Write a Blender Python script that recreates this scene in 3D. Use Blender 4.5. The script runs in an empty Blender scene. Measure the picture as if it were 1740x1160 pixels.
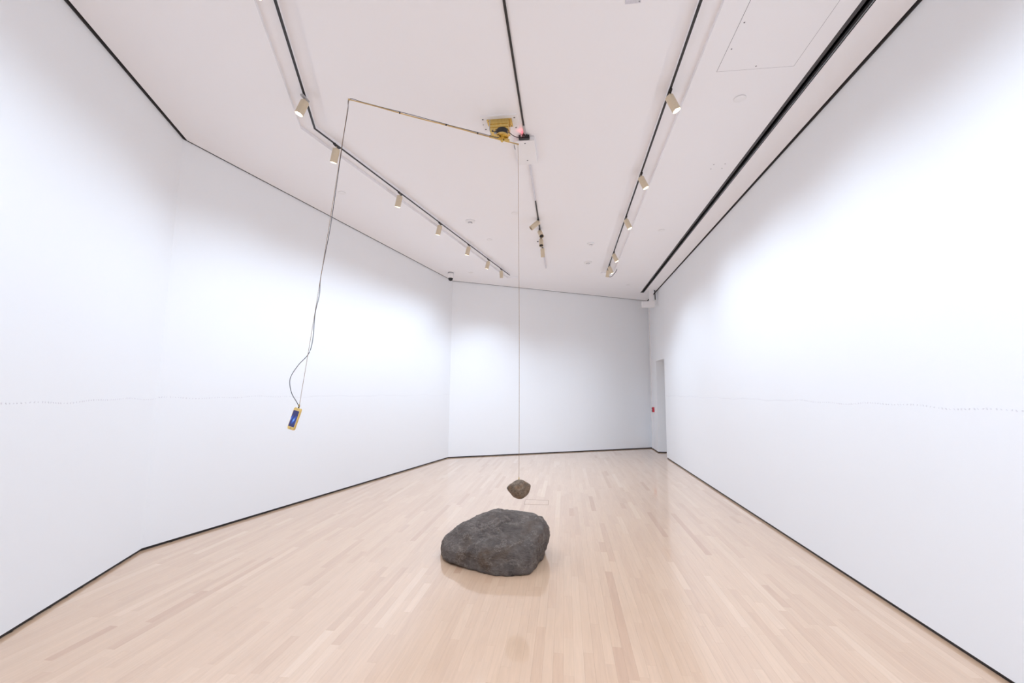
import bpy, bmesh, math, random
from mathutils import Vector, Matrix, noise

random.seed(7)
SC = bpy.context.scene
COL = SC.collection

# ------------------------------------------------------------------ camera
F_PX, PITCH, ROLL, YAW, CAM_Z = 740.585, 0.113014, 0.0096038, 0.122181, 1.5

def cam_dir(u, v):
    c, s = math.cos(ROLL), math.sin(ROLL)
    return c * u - s * v, s * u + c * v

def world_dir(u, w, v):
    c, s = math.cos(PITCH), math.sin(PITCH)
    w, v = c * w - s * v, s * w + c * v
    c, s = math.cos(YAW), math.sin(YAW)
    return Vector((c * u - s * w, s * u + c * w, v))

_r = cam_dir(1, 0); _u = cam_dir(0, 1)
RIGHT = world_dir(_r[0], 0, _r[1]); UP = world_dir(_u[0], 0, _u[1]); FWD = world_dir(0, 1, 0)
cam_data = bpy.data.cameras.new('camera')
cam_data.sensor_width = 36.0
cam_data.lens = F_PX / 1740 * 36
cam_data.clip_start = 0.05
cam = bpy.data.objects.new('camera', cam_data)
COL.objects.link(cam)
m = Matrix((RIGHT, UP, -FWD)).transposed().to_4x4()
m.translation = Vector((0, 0, CAM_Z))
cam.matrix_world = m
SC.camera = cam

# ------------------------------------------------------------------ world, exposure
world = bpy.data.worlds.new('world')
SC.world = world
world.use_nodes = True
world.node_tree.nodes['Background'].inputs[0].default_value = (0.8, 0.85, 1, 1)
world.node_tree.nodes['Background'].inputs[1].default_value = 0.0
vs = SC.view_settings
vs.view_transform = 'Standard'
vs.look = 'None'
vs.gamma = 1
vs.use_curve_mapping = False
vs.exposure = 0.0
SC.cycles.max_bounces = 11
SC.cycles.diffuse_bounces = 8
SC.cycles.glossy_bounces = 4
SPOT_W = 114.0
SPOT_COL = (0.685, 0.832, 1.0)

H = 4.04                                   # ceiling height

# ------------------------------------------------------------------ materials
def new_mat(name):
    mt = bpy.data.materials.new(name)
    mt.use_nodes = True
    nt = mt.node_tree
    return mt, nt, nt.nodes['Principled BSDF'], nt.links

def simple(name, col, rough=0.5, metal=0.0, bump=0.0, bscale=80.0, vary=0.06, spec=0.5):
    mt, nt, b, L = new_mat(name)
    tc = nt.nodes.new('ShaderNodeNewGeometry')
    nz = nt.nodes.new('ShaderNodeTexNoise')
    nz.inputs['Scale'].default_value = bscale
    nz.inputs['Detail'].default_value = 4
    L.new(tc.outputs['Position'], nz.inputs['Vector'])
    rp = nt.nodes.new('ShaderNodeValToRGB')
    rp.color_ramp.elements[0].position = 0.3
    rp.color_ramp.elements[1].position = 0.7
    rp.color_ramp.elements[0].color = tuple(c * (1 - vary) for c in col) + (1,)
    rp.color_ramp.elements[1].color = tuple(min(1, c * (1 + vary)) for c in col) + (1,)
    L.new(nz.outputs['Fac'], rp.inputs['Fac'])
    L.new(rp.outputs['Color'], b.inputs['Base Color'])
    b.inputs['Roughness'].default_value = rough
    b.inputs['Metallic'].default_value = metal
    b.inputs['Specular IOR Level'].default_value = spec
    if bump:
        bp = nt.nodes.new('ShaderNodeBump')
        bp.inputs['Strength'].default_value = bump
        bp.inputs['Distance'].default_value = 0.002
        L.new(nz.outputs['Fac'], bp.inputs['Height'])
        L.new(bp.outputs['Normal'], b.inputs['Normal'])
    return mt

def emitter(name, col, strength):
    mt, nt, b, L = new_mat(name)
    b.inputs['Base Color'].default_value = (*col, 1)
    b.inputs['Emission Color'].default_value = (*col, 1)
    b.inputs['Emission Strength'].default_value = strength
    return mt

M = {}
M['wall'] = simple('wall_paint', (0.895, 0.91, 0.93), 0.6, bump=0.05, bscale=260, vary=0.006, spec=0.3)
M['ceiling'] = simple('ceiling_paint', (0.90, 0.888, 0.905), 0.75, bump=0.05, bscale=200, vary=0.006, spec=0.2)
M['plenum_gap_shade'] = simple('plenum_and_gap_shade', (0.07, 0.066, 0.066), 0.9)  # lid above the ceiling, also the shade painted into the wall gap
M['base'] = simple('base_black', (0.012, 0.010, 0.010), 0.5)
M['track'] = simple('track_black', (0.018, 0.016, 0.016), 0.45)
M['track_grey'] = simple('track_grey', (0.42, 0.41, 0.42), 0.45)
M['track_white'] = simple('track_white', (0.66, 0.65, 0.70), 0.5)
M['head'] = simple('housing_cream', (0.66, 0.55, 0.40), 0.45, vary=0.03)
M['black'] = simple('black_plastic', (0.015, 0.015, 0.017), 0.4)
M['lens'] = emitter('lens_lit', (1.0, 0.985, 0.96), 18.0)
M['glass_off'] = simple('lens_unlit', (0.03, 0.03, 0.035), 0.15)
M['white'] = simple('white_plastic', (0.86, 0.845, 0.85), 0.5, vary=0.01)
M['screw'] = simple('screw_steel', (0.22, 0.21, 0.22), 0.4, 0.6)
M['brass'] = simple('brass', (0.67, 0.49, 0.17), 0.22, 1.0, bump=0.15, bscale=40, vary=0.12)
M['brass_dull'] = simple('brass_rod', (0.60, 0.44, 0.22), 0.3, 1.0, vary=0.25, bscale=9)
M['chain'] = simple('chain_brass', (0.36, 0.24, 0.14), 0.4, 0.6, vary=0.15)
M['gold'] = simple('phone_gold', (0.83, 0.60, 0.22), 0.32, 0.75, vary=0.05, bscale=30)
M['cable'] = simple('cable_grey', (0.10, 0.10, 0.12), 0.45)
M['tick'] = simple('tick_grey', (0.76, 0.76, 0.79), 0.8)
M['red'] = simple('alarm_red', (0.55, 0.03, 0.05), 0.35)
M['alu'] = simple('aluminium', (0.45, 0.45, 0.47), 0.35, 0.8)
M['slot'] = simple('slot_black', (0.006, 0.005, 0.010), 0.6)
M['fin'] = simple('slot_fin', (0.05, 0.042, 0.040), 0.5)
M['lens'].cycles.emission_sampling = 'NONE'
M['led'] = emitter('led_red', (1.0, 0.10, 0.13), 2.5)

def screen_mat():
    mt, nt, b, L = new_mat('phone_screen')
    tc = nt.nodes.new('ShaderNodeTexCoord')
    mp = nt.nodes.new('ShaderNodeMapping')
    mp.inputs['Rotation'].default_value = (0, 0.9, 0)
    L.new(tc.outputs['Generated'], mp.inputs['Vector'])
    wv = nt.nodes.new('ShaderNodeTexWave')
    wv.bands_direction = 'Z'
    wv.inputs['Scale'].default_value = 0.75
    wv.inputs['Distortion'].default_value = 5.5
    wv.inputs['Detail'].default_value = 2
    L.new(mp.outputs['Vector'], wv.inputs['Vector'])
    sep = nt.nodes.new('ShaderNodeSeparateXYZ')
    L.new(tc.outputs['Generated'], sep.inputs[0])
    env = nt.nodes.new('ShaderNodeValToRGB')
    env.color_ramp.elements[0].position = 0.12; env.color_ramp.elements[0].color = (0, 0, 0, 1)
    env.color_ramp.elements[1].position = 0.72; env.color_ramp.elements[1].color = (0, 0, 0, 1)
    e = env.color_ramp.elements.new(0.42); e.color = (1, 1, 1, 1)
    L.new(sep.outputs['Z'], env.inputs['Fac'])
    mul = nt.nodes.new('ShaderNodeMath'); mul.operation = 'MULTIPLY'
    L.new(wv.outputs['Fac'], mul.inputs[0]); L.new(env.outputs['Color'], mul.inputs[1])
    rp = nt.nodes.new('ShaderNodeValToRGB')
    rp.color_ramp.elements[0].position = 0.0; rp.color_ramp.elements[0].color = (0.02, 0.025, 0.14, 1)
    rp.color_ramp.elements[1].position = 0.9; rp.color_ramp.elements[1].color = (0.18, 0.42, 0.95, 1)
    e = rp.color_ramp.elements.new(0.5); e.color = (0.02, 0.08, 0.50, 1)
    L.new(mul.outputs[0], rp.inputs['Fac'])
    b.inputs['Base Color'].default_value = (0.01, 0.01, 0.02, 1)
    b.inputs['Roughness'].default_value = 0.25
    L.new(rp.outputs['Color'], b.inputs['Emission Color'])
    b.inputs['Emission Strength'].default_value = 1.0
    return mt
M['screen'] = screen_mat()

def wood_mat():
    mt, nt, b, L = new_mat('maple_floor')
    geo = nt.nodes.new('ShaderNodeNewGeometry')
    at = nt.nodes.new('ShaderNodeAttribute'); at.attribute_name = 'tone'
    mp = nt.nodes.new('ShaderNodeVectorMath'); mp.operation = 'MULTIPLY_ADD'
    mp.inputs[1].default_value = (55, 3.2, 1)
    L.new(geo.outputs['Position'], mp.inputs[0])
    off = nt.nodes.new('ShaderNodeVectorMath'); off.operation = 'SCALE'
    off.inputs[0].default_value = (37, 91, 53)
    L.new(at.outputs['Fac'], off.inputs['Scale'])
    L.new(off.outputs['Vector'], mp.inputs[2])
    n1 = nt.nodes.new('ShaderNodeTexNoise')
    n1.inputs['Scale'].default_value = 1.0; n1.inputs['Detail'].default_value = 5; n1.inputs['Distortion'].default_value = 0.8
    L.new(mp.outputs['Vector'], n1.inputs['Vector'])
    rp = nt.nodes.new('ShaderNodeValToRGB')
    els = rp.color_ramp.elements
    els[0].position = 0.0; els[0].color = (0.56, 0.345, 0.222, 1)
    els[1].position = 1.0; els[1].color = (0.72, 0.505, 0.352, 1)
    for p, c in ((0.18, (0.61, 0.395, 0.258, 1)), (0.5, (0.65, 0.432, 0.288, 1)), (0.8, (0.675, 0.456, 0.306, 1))):
        e = els.new(p); e.color = c
    L.new(at.outputs['Fac'], rp.inputs['Fac'])
    g = nt.nodes.new('ShaderNodeMapRange')
    g.inputs['From Min'].default_value = 0.25; g.inputs['From Max'].default_value = 0.75
    g.inputs['To Min'].default_value = 0.93; g.inputs['To Max'].default_value = 1.05
    L.new(n1.outputs['Fac'], g.inputs['Value'])
    mx = nt.nodes.new('ShaderNodeVectorMath'); mx.operation = 'SCALE'
    L.new(rp.outputs['Color'], mx.inputs[0]); L.new(g.outputs['Result'], mx.inputs['Scale'])
    L.new(mx.outputs['Vector'], b.inputs['Base Color'])
    b.inputs['Roughness'].default_value = 0.36
    b.inputs['Specular IOR Level'].default_value = 0.5
    b.inputs['Coat Weight'].default_value = 1.0
    b.inputs['Coat IOR'].default_value = 1.8
    b.inputs['Coat Roughness'].default_value = 0.07
    bp = nt.nodes.new('ShaderNodeBump')
    bp.inputs['Strength'].default_value = 0.06; bp.inputs['Distance'].default_value = 0.001
    L.new(n1.outputs['Fac'], bp.inputs['Height']); L.new(bp.outputs['Normal'], b.inputs['Normal'])
    return mt
M['wood'] = wood_mat()
M['subfloor'] = simple('subfloor', (0.16, 0.10, 0.07), 0.8)

def rock_mat(name, dark, mid, light, warm, warm_amt, scale):
    mt, nt, b, L = new_mat(name)
    tc = nt.nodes.new('ShaderNodeTexCoord')
    def nz(s, d=6, dist=0.0, sc=(1, 1, 1)):
        mp = nt.nodes.new('ShaderNodeMapping'); mp.inputs['Scale'].default_value = sc
        mp.inputs['Rotation'].default_value = (0.35, 0.2, 0.25)
        L.new(tc.outputs['Object'], mp.inputs['Vector'])
        n = nt.nodes.new('ShaderNodeTexNoise'); n.inputs['Scale'].default_value = s * scale
        n.inputs['Detail'].default_value = d; n.inputs['Roughness'].default_value = 0.68
        n.inputs['Distortion'].default_value = dist
        L.new(mp.outputs['Vector'], n.inputs['Vector']); return n
    def ramp(src, stops):
        r = nt.nodes.new('ShaderNodeValToRGB'); e = r.color_ramp.elements
        e[0].position, e[0].color = stops[0]; e[1].position, e[1].color = stops[-1]
        for p, c in stops[1:-1]:
            x = e.new(p); x.color = c
        L.new(src, r.inputs['Fac']); return r
    def mix(f, a, c, mode='MIX'):
        x = nt.nodes.new('ShaderNodeMix'); x.data_type = 'RGBA'; x.blend_type = mode
        if isinstance(f, float): x.inputs[0].default_value = f
        else: L.new(f, x.inputs[0])
        L.new(a, x.inputs[6]); L.new(c, x.inputs[7]); return x.outputs[2]
    n0 = nz(11, 10, 0.2)
    base = ramp(n0.outputs['Fac'], [(0.30, (*dark, 1)), (0.52, (*mid, 1)), (0.78, (*light, 1))])
    n1 = nz(2.6, 4, 0.8)
    wm = ramp(n1.outputs['Fac'], [(0.50, (0, 0, 0, 1)), (0.66, (warm_amt,) * 3 + (1,))])
    wc = ramp(n0.outputs['Fac'], [(0.3, tuple(c * 0.55 for c in warm) + (1,)), (0.75, (*warm, 1))])
    c1 = mix(wm.outputs['Color'], base.outputs['Color'], wc.outputs['Color'])
    # pale veins and flakes
    n2 = nz(4, 9, 0.5, (1, 1, 1.8))
    vein = ramp(n2.outputs['Fac'], [(0.488, (0, 0, 0, 1)), (0.50, (0.5, 0.5, 0.5, 1)), (0.512, (0, 0, 0, 1))])
    pale = nt.nodes.new('ShaderNodeRGB'); pale.outputs[0].default_value = (*[min(1, c * 1.9) for c in light], 1)
    c2 = mix(vein.outputs['Color'], c1, pale.outputs[0])
    n3 = nz(60, 2)
    fl = ramp(n3.outputs['Fac'], [(0.70, (0, 0, 0, 1)), (0.78, (0.6, 0.6, 0.6, 1))])
    c3 = mix(fl.outputs['Color'], c2, pale.outputs[0])
    L.new(c3, b.inputs['Base Color'])
    b.inputs['Roughness'].default_value = 0.7
    b.inputs['Specular IOR Level'].default_value = 0.4
    n4 = nz(26, 8, 0.3, (1, 1, 2.5))
    bp = nt.nodes.new('ShaderNodeBump')
    bp.inputs['Strength'].default_value = 1.0; bp.inputs['Distance'].default_value = 0.022 / scale
    L.new(n4.outputs['Fac'], bp.inputs['Height']); L.new(bp.outputs['Normal'], b.inputs['Normal'])
    return mt
M['boulder'] = rock_mat('boulder_stone', (0.064, 0.049, 0.041), (0.130, 0.103, 0.088), (0.215, 0.178, 0.154), (0.150, 0.097, 0.062), 0.85, 1.0)
M['stone'] = rock_mat('small_stone', (0.085, 0.064, 0.046), (0.19, 0.142, 0.102), (0.30, 0.235, 0.175), (0.30, 0.165, 0.08), 0.7, 4.0)

# ------------------------------------------------------------------ helpers
def finish(name, bm, mat, parent=None, smooth=False, loc=None):
    bmesh.ops.recalc_face_normals(bm, faces=bm.faces)
    me = bpy.data.meshes.new(name)
    if loc is not None:
        bmesh.ops.translate(bm, vec=-Vector(loc), verts=bm.verts)
    bm.to_mesh(me); bm.free()
    if smooth:
        for p in me.polygons: p.use_smooth = True
    me.materials.append(mat)
    o = bpy.data.objects.new(name, me)
    COL.objects.link(o)
    if loc is not None: o.location = loc
    if parent is not None:
        o.parent = parent
    return o

def tag(o, label=None, cat=None, group=None, kind=None):
    if label: o['label'] = label
    if cat: o['category'] = cat
    if group: o['group'] = group
    if kind: o['kind'] = kind
    return o

def thing(name, label, cat, loc=(0, 0, 0), group=None, rot=None):
    o = bpy.data.objects.new(name, None)
    o.empty_display_size = 0.1
    COL.objects.link(o)
    o.location = loc
    if rot is not None: o.rotation_euler = rot
    return tag(o, label, cat, group)

def box(bm, x0, x1, y0, y1, z0, z1, mat4=None):
    vs_ = [bm.verts.new((x, y, z)) for z in (z0, z1) for x, y in ((x0, y0), (x1, y0), (x1, y1), (x0, y1))]
    if mat4 is not None:
        for v in vs_: v.co = mat4 @ v.co
    for f in ((3, 2, 1, 0), (4, 5, 6, 7), (0, 1, 5, 4), (1, 2, 6, 5), (2, 3, 7, 6), (3, 0, 4, 7)):
        bm.faces.new([vs_[i] for i in f])
    return vs_

def bevel_box(bm, x0, x1, y0, y1, z0, z1, r, seg=2):
    t = bmesh.new(); box(t, x0, x1, y0, y1, z0, z1)
    bmesh.ops.bevel(t, geom=t.edges[:], offset=r, segments=seg, profile=0.6, affect='EDGES')
    me = bpy.data.meshes.new('tmp'); t.to_mesh(me); t.free(); bm.from_mesh(me); bpy.data.meshes.remove(me)

def prism(bm, pts, z0, z1):
    a = [bm.verts.new((p[0], p[1], z0)) for p in pts]
    c = [bm.verts.new((p[0], p[1], z1)) for p in pts]
    bm.faces.new(a[::-1]); bm.faces.new(c)
    n = len(pts)
    for i in range(n):
        bm.faces.new([a[i], a[(i + 1) % n], c[(i + 1) % n], c[i]])

def lathe(bm, prof, seg=20, mat4=None, cap=True):
    """prof: list of (radius, z)"""
    rings = []
    for r, z in prof:
        ring = []
        for i in range(seg):
            a = 2 * math.pi * i / seg
            p = Vector((r * math.cos(a), r * math.sin(a), z))
            ring.append(bm.verts.new(mat4 @ p if mat4 is not None else p))
        rings.append(ring)
    for a, b in zip(rings, rings[1:]):
        for i in range(seg):
            bm.faces.new([a[i], a[(i + 1) % seg], b[(i + 1) % seg], b[i]])
    if cap:
        bm.faces.new(rings[0][::-1]); bm.faces.new(rings[-1])

def frame_along(d):
    d = Vector(d).normalized()
    up = Vector((0, 0, 1)) if abs(d.z) < 0.95 else Vector((0, 1, 0))
    x = up.cross(d).normalized(); y = d.cross(x)
    return x, y, d

def tube(bm, pts, r, seg=8):
    pts = [Vector(p) for p in pts]
    rings = []
    for i, p in enumerate(pts):
        d = pts[min(i + 1, len(pts) - 1)] - pts[max(i - 1, 0)]
        x, y, _ = frame_along(d)
        rr = r[i] if isinstance(r, (list, tuple)) else r
        rings.append([bm.verts.new(p + x * rr * math.cos(2 * math.pi * k / seg) + y * rr * math.sin(2 * math.pi * k / seg)) for k in range(seg)])
    for a, b in zip(rings, rings[1:]):
        for i in range(seg):
            bm.faces.new([a[i], a[(i + 1) % seg], b[(i + 1) % seg], b[i]])
    bm.faces.new(rings[0][::-1]); bm.faces.new(rings[-1])

def spline(ctrl, n=10):
    c = [Vector(p) for p in ctrl]
    c = [c[0] * 2 - c[1]] + c + [c[-1] * 2 - c[-2]]
    out = []
    for i in range(1, len(c) - 2):
        p0, p1, p2, p3 = c[i - 1:i + 3]
        for k in range(n):
            t = k / n
            out.append(0.5 * ((2 * p1) + (p2 - p0) * t + (2 * p0 - 5 * p1 + 4 * p2 - p3) * t * t + (3 * p1 - p0 - 3 * p2 + p3) * t ** 3))
    out.append(c[-2])
    return out

def rot_to(d):
    """matrix turning local -Z onto d"""
    return Vector((0, 0, -1)).rotation_difference(Vector(d).normalized()).to_matrix().to_4x4()

# ------------------------------------------------------------------ room shell
P_A = Vector((-1.379, -2.6)); P_L = Vector((-3.889, 3.772)); P_BL = Vector((-2.6026, 9.7116))
P_BR = Vector((2.306, 12.38)); P_R = Vector((2.306, -2.6))
RING = [P_A, P_L, P_BL, P_BR, P_R]

def offset_ring(ring, ds):
    """move every edge i (ring[i]->ring[i+1]) outwards by ds[i]"""
    n = len(ring); lines = []
    cx = sum((p for p in ring), Vector((0, 0))) / n
    for i in range(n):
        a, b = ring[i], ring[(i + 1) % n]
        d = (b - a).normalized(); nn = Vector((d.y, -d.x))
        if (a - cx).dot(nn) < 0: nn = -nn
        lines.append((a + nn * ds[i], d))
    out = []
    for i in range(n):
        (p, d), (q, e) = lines[i - 1], lines[i]
        den = d.x * e.y - d.y * e.x
        t = ((q.x - p.x) * e.y - (q.y - p.y) * e.x) / den
        out.append(p + d * t)
    return out

TH = 0.14
OUT = offset_ring(RING, [TH] * 5)
BASE_H = 0.024
Z_TOP = H + 0.32
REC = offset_ring(RING, [0.012] * 5)
REC2 = offset_ring(RING, [0.05] * 5)
wnames = ['left', 'left_far', 'back', 'right', 'rear']
DOOR_Y0, DOOR_Y1, DOOR_Z, DOOR_D = 10.585, 11.53, 2.292, 3.7
for i, nm in enumerate(wnames):
    j = (i + 1) % 5
    bm = bmesh.new()
    if nm == 'right':
        X0, X1 = P_BR.x, OUT[3].x
        box(bm, X0, X1, P_R.y, DOOR_Y0, BASE_H, Z_TOP)
        prism(bm, [(X0, DOOR_Y1), (X0, P_BR.y), (OUT[3].x, OUT[3].y), (X1, DOOR_Y1)], BASE_H, Z_TOP)
        box(bm, X0, X1, DOOR_Y0, DOOR_Y1, DOOR_Z, Z_TOP)
        # passage behind the doorway
        box(bm, X1, DOOR_D, DOOR_Y1, DOOR_Y1 + 0.1, BASE_H, DOOR_Z + 0.1)
        box(bm, X1, DOOR_D, DOOR_Y0 - 0.1, DOOR_Y0, BASE_H, DOOR_Z + 0.1)
        box(bm, X1, DOOR_D, DOOR_Y0, DOOR_Y1, DOOR_Z, DOOR_Z + 0.1)
        box(bm, DOOR_D, DOOR_D + 0.1, DOOR_Y0 - 0.1, DOOR_Y1 + 0.1, BASE_H, DOOR_Z + 0.1)
    else:
        prism(bm, [RING[i], RING[j], OUT[j], OUT[i]], BASE_H, Z_TOP)
    tag(finish('wall_' + nm, bm, M['wall']), kind='structure')
    bm = bmesh.new()
    if nm == 'right':
        X0, X1 = REC[3].x, REC2[3].x
        box(bm, X0, X1, P_R.y, DOOR_Y0 - 0.012, 0, BASE_H)
        box(bm, X0, X1, DOOR_Y1 + 0.012, P_BR.y, 0, BASE_H)
        box(bm, X0, DOOR_D, DOOR_Y1 + 0.012, DOOR_Y1 + 0.05, 0, BASE_H)
        box(bm, X0, DOOR_D, DOOR_Y0 - 0.05, DOOR_Y0 - 0.012, 0, BASE_H)
        box(bm, DOOR_D + 0.012, DOOR_D + 0.05, DOOR_Y0, DOOR_Y1, 0, BASE_H)
    else:
        prism(bm, [REC[i], REC[j], REC2[j], REC2[i]], 0, BASE_H)
    tag(finish('baseboard_' + nm, bm, M['base']), kind='structure')

# ceiling: floating slab with shadow gap, two recessed light troughs and one long slot
REV = offset_ring(RING, [-0.004] * 5)
for i in range(5):  # dark strips on the wall tops: shade of the ceiling gap as colour
    j = (i + 1) % 5
    bm = bmesh.new()
    prism(bm, [REV[i], REV[j], RING[j], RING[i]], H - 0.002, Z_TOP - 0.002)
    tag(finish('gap_shade_%d' % (i + 1), bm, M['plenum_gap_shade']), kind='structure')
CEIL = offset_ring(RING, [-0.03, -0.014, -0.02, -0.032, -0.03])
dn = Vector((math.sin(math.radians(-21.8)), math.cos(math.radians(-21.8))))     # near-left run
df = Vector((math.sin(math.radians(12.35)), math.cos(math.radians(12.35))))      # far-left run
BEND = Vector((-2.429, 3.747))
def perp(d): return Vector((d.y, -d.x))
def bent(off, s0, s1):
    """polyline parallel to the bent track at signed offset"""
    a = BEND + perp(dn) * off; b = BEND + perp(df) * off
    den = dn.x * df.y - dn.y * df.x
    t = ((b.x - a.x) * df.y - (b.y - a.y) * df.x) / den
    return [a - dn * s0, a + dn * t, b + df * s1]
HW = 0.135
TR_L = bent(-HW, 5.2, 5.95) + bent(HW, 5.2, 5.95)[::-1]
TR_R = [(0.905 - HW, -1.9), (0.905 - HW, 9.35), (0.905 + HW, 9.35), (0.905 + HW, -1.9)]
SLOT = [(1.922, -1.9), (1.922, 11.3), (2.012, 11.3), (2.012, -1.9)]
bm = bmesh.new()
edges = []
loops = []
for loop in (CEIL, TR_L, TR_R, SLOT):
    v = [bm.verts.new((p[0], p[1], H)) for p in loop]
    loops.append(v)
    for a, b in zip(v, v[1:] + v[:1]): edges.append(bm.edges.new((a, b)))
bmesh.ops.triangle_fill(bm, use_beauty=True, use_dissolve=False, edges=edges)
TD = 0.034
for k, v in enumerate(loops):
    hgt = (0.10, TD, TD, 0.10)[k]
    w = [bm.verts.new(a.co + Vector((0, 0, hgt))) for a in v]
    n = len(v)
    for i in range(n):
        bm.faces.new([v[i], v[(i + 1) % n], w[(i + 1) % n], w[i]])
    if k in (1, 2):
        bm.faces.new(w)
ceiling = tag(finish('ceiling', bm, M['ceiling']), kind='structure')
bm = bmesh.new()
prism(bm, OUT, Z_TOP, Z_TOP + 0.05)
finish('plenum_lid', bm, M['plenum_gap_shade'], ceiling)
bm = bmesh.new()
for x, y in ((1.66, 4.86), (1.78, 4.86), (1.66, 4.96), (1.78, 4.96)):
    lathe(bm, [(0.006, H - 0.0015), (0.006, H + 0.001)], 8, Matrix.Translation((x, y, 0)))
    finish('anchor_plug', bm, M['screw'], ceiling); bm = bmesh.new()
bm.free()

# ------------------------------------------------------------------ floor of maple strips
def row_range(x0, x1):
    lo, hi = 99, -99
    ys0, ys1 = [], []
    for x in (x0, x1):
        for i in range(5):
            a, b = RING[i], RING[(i + 1) % 5]
            if abs(b.x - a.x) < 1e-6: continue
            t = (x - a.x) / (b.x - a.x)
            if 0 <= t <= 1:
                y = a.y + (b.y - a.y) * t
                ys0.append(y)
    if not ys0: return None
    return min(ys0), max(ys0)

PW = 0.057
GAP = 0.0003
planks = []
rp = random.Random(11)
x = -3.95
HATCH = (-0.557, -0.233, 6.01, 6.266)
while x < DOOR_D + 0.1:
    rr = row_range(max(x, -3.885), min(x + PW, 2.30))
    if x > 2.30: rr = (DOOR_Y0 - 0.03, DOOR_Y1 + 0.03)
    if rr and x + PW > -3.93:
        y = rr[0] - rp.random() * 0.8
        lo, hi = rr
        while y < hi:
            Ln = rp.choice((0.28, 0.36, 0.45, 0.55, 0.65, 0.8, 0.95, 1.15, 1.4))
            a, b = max(y, lo), min(y + Ln, hi)
            if b - a > 0.02:
                planks.append((x, x + PW, a, b, min(1, max(0, rp.gauss(0.52, 0.2)))))
            y += Ln
    x += PW

def pix(p):
    v = Vector(p) - Vector((0, 0, CAM_Z))
    w = v.dot(FWD)
    if w < 0.1: return None
    return 870 + F_PX * v.dot(RIGHT) / w, 580 - F_PX * v.dot(UP) / w, w

def show(p):
    """how many square pixels of the photograph a strip covers"""
    x0, x1, y0, y1, t = p
    s = 0
    n = 6
    for k in range(n):
        q = pix(((x0 + x1) / 2, y0 + (y1 - y0) * (k + 0.5) / n, 0))
        if q and 0 <= q[0] <= 1740 and 0 <= q[1] <= 1160:
            s += (x1 - x0) * (y1 - y0) / n * F_PX ** 2 * CAM_Z / q[2] ** 3
    return s
planks.sort(key=show, reverse=True)

def plank_mesh(name, items, origin, mat, gap=GAP):
    verts, faces, tones = [], [], []
    for x0, x1, y0, y1, t in items:
        g = gap / 2
        k = len(verts)
        for z in (-0.018, 0.0):
            for X, Y in ((x0 + g, y0 + g), (x1 - g, y0 + g), (x1 - g, y1 - g), (x0 + g, y1 - g)):
                verts.append((X - origin[0], Y - origin[1], z))
        for f in ((4, 5, 6, 7), (0, 1, 5, 4), (1, 2, 6, 5), (2, 3, 7, 6), (3, 0, 4, 7), (3, 2, 1, 0)):
            faces.append([k + i for i in f]); tones.append(t)
    me = bpy.data.meshes.new(name)
    me.from_pydata(verts, [], faces)
    at = me.attributes.new('tone', 'FLOAT', 'FACE')
    at.data.foreach_set('value', tones)
    me.materials.append(mat)
    return me
bm = bmesh.new()
prism(bm, OUT, -0.06, -0.018)
box(bm, OUT[3].x, DOOR_D + 0.1, DOOR_Y0 - 0.1, DOOR_Y1 + 0.1, -0.06, -0.018)
floor = tag(finish('floor', bm, M['subfloor']), kind='structure')
for p in planks[:300]:
    o_ = ((p[0] + p[1]) / 2, (p[2] + p[3]) / 2)
    o = bpy.data.objects.new('floor_plank', plank_mesh('floor_plank', [p], o_, M['wood']))
    COL.objects.link(o); o.location = (o_[0], o_[1], 0); o.parent = floor
o = bpy.data.objects.new('distant_planks', plank_mesh('distant_planks', planks[300:], (0, 0), M['wood'], 0.0))
COL.objects.link(o); o.parent = floor; o['kind'] = 'stuff'

# flush floor hatch
hx0, hx1, hy0, hy1 = HATCH
t = thing('floor_hatch', 'flush rectangular wood-faced hatch outlined on the floor behind the boulder', 'floor hatch', ((hx0 + hx1) / 2, (hy0 + hy1) / 2, 0))
def kid(name, bm, mat, parent, smooth=False):
    """a part given in world coordinates"""
    return finish(name, bm, mat, parent, smooth) if parent.location.length == 0 else _kid(name, bm, mat, parent, smooth)
def _kid(name, bm, mat, parent, smooth):
    bmesh.ops.translate(bm, vec=-parent.location, verts=bm.verts)
    return finish(name, bm, mat, parent, smooth)
bm = bmesh.new()
w = 0.004
for a in ((hx0, hx1, hy1 - w * 2.2, hy1), (hx0, hx1, hy0, hy0 + w), (hx0, hx0 + w * 0.6, hy0, hy1), (hx1 - w, hx1, hy0, hy1)):
    box(bm, *a, -0.004, 0.0012)
kid('frame', bm, M['subfloor'], t)
k = 0
xx = hx0 + w
while xx < hx1 - w - 0.01:
    x1 = min(xx + PW, hx1 - w)
    me = plank_mesh('lid_board', [(xx, x1, hy0 + w, hy1 - w * 2.2, 0.45 + 0.3 * random.random())], ((hx0 + hx1) / 2, (hy0 + hy1) / 2), M['wood'])
    o = bpy.data.objects.new('lid_board', me); COL.objects.link(o); o.parent = t; o.location = (0, 0, 0.0010)
    xx += PW

# ------------------------------------------------------------------ rocks
CAMP = Vector((0, 0, CAM_Z))
def faceted(center, planes, p_exp, subdiv):
    """star-shaped body: soft intersection of half-spaces (point, normal)"""
    bm = bmesh.new()
    bmesh.ops.create_icosphere(bm, subdivisions=subdiv, radius=1.0)
    hs = []
    for pt, n in planes:
        n = Vector(n).normalized()
        d = n.dot(Vector(pt) - center)
        hs.append((n, max(d, 0.01)))
    for v in bm.verts:
        u = v.co.normalized()
        s = 0.0
        for n, d in hs:
            a = n.dot(u)
            if a > 0: s += (a / d) ** p_exp
        v.co = u * (s ** (-1 / p_exp))
    return bm

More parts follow.
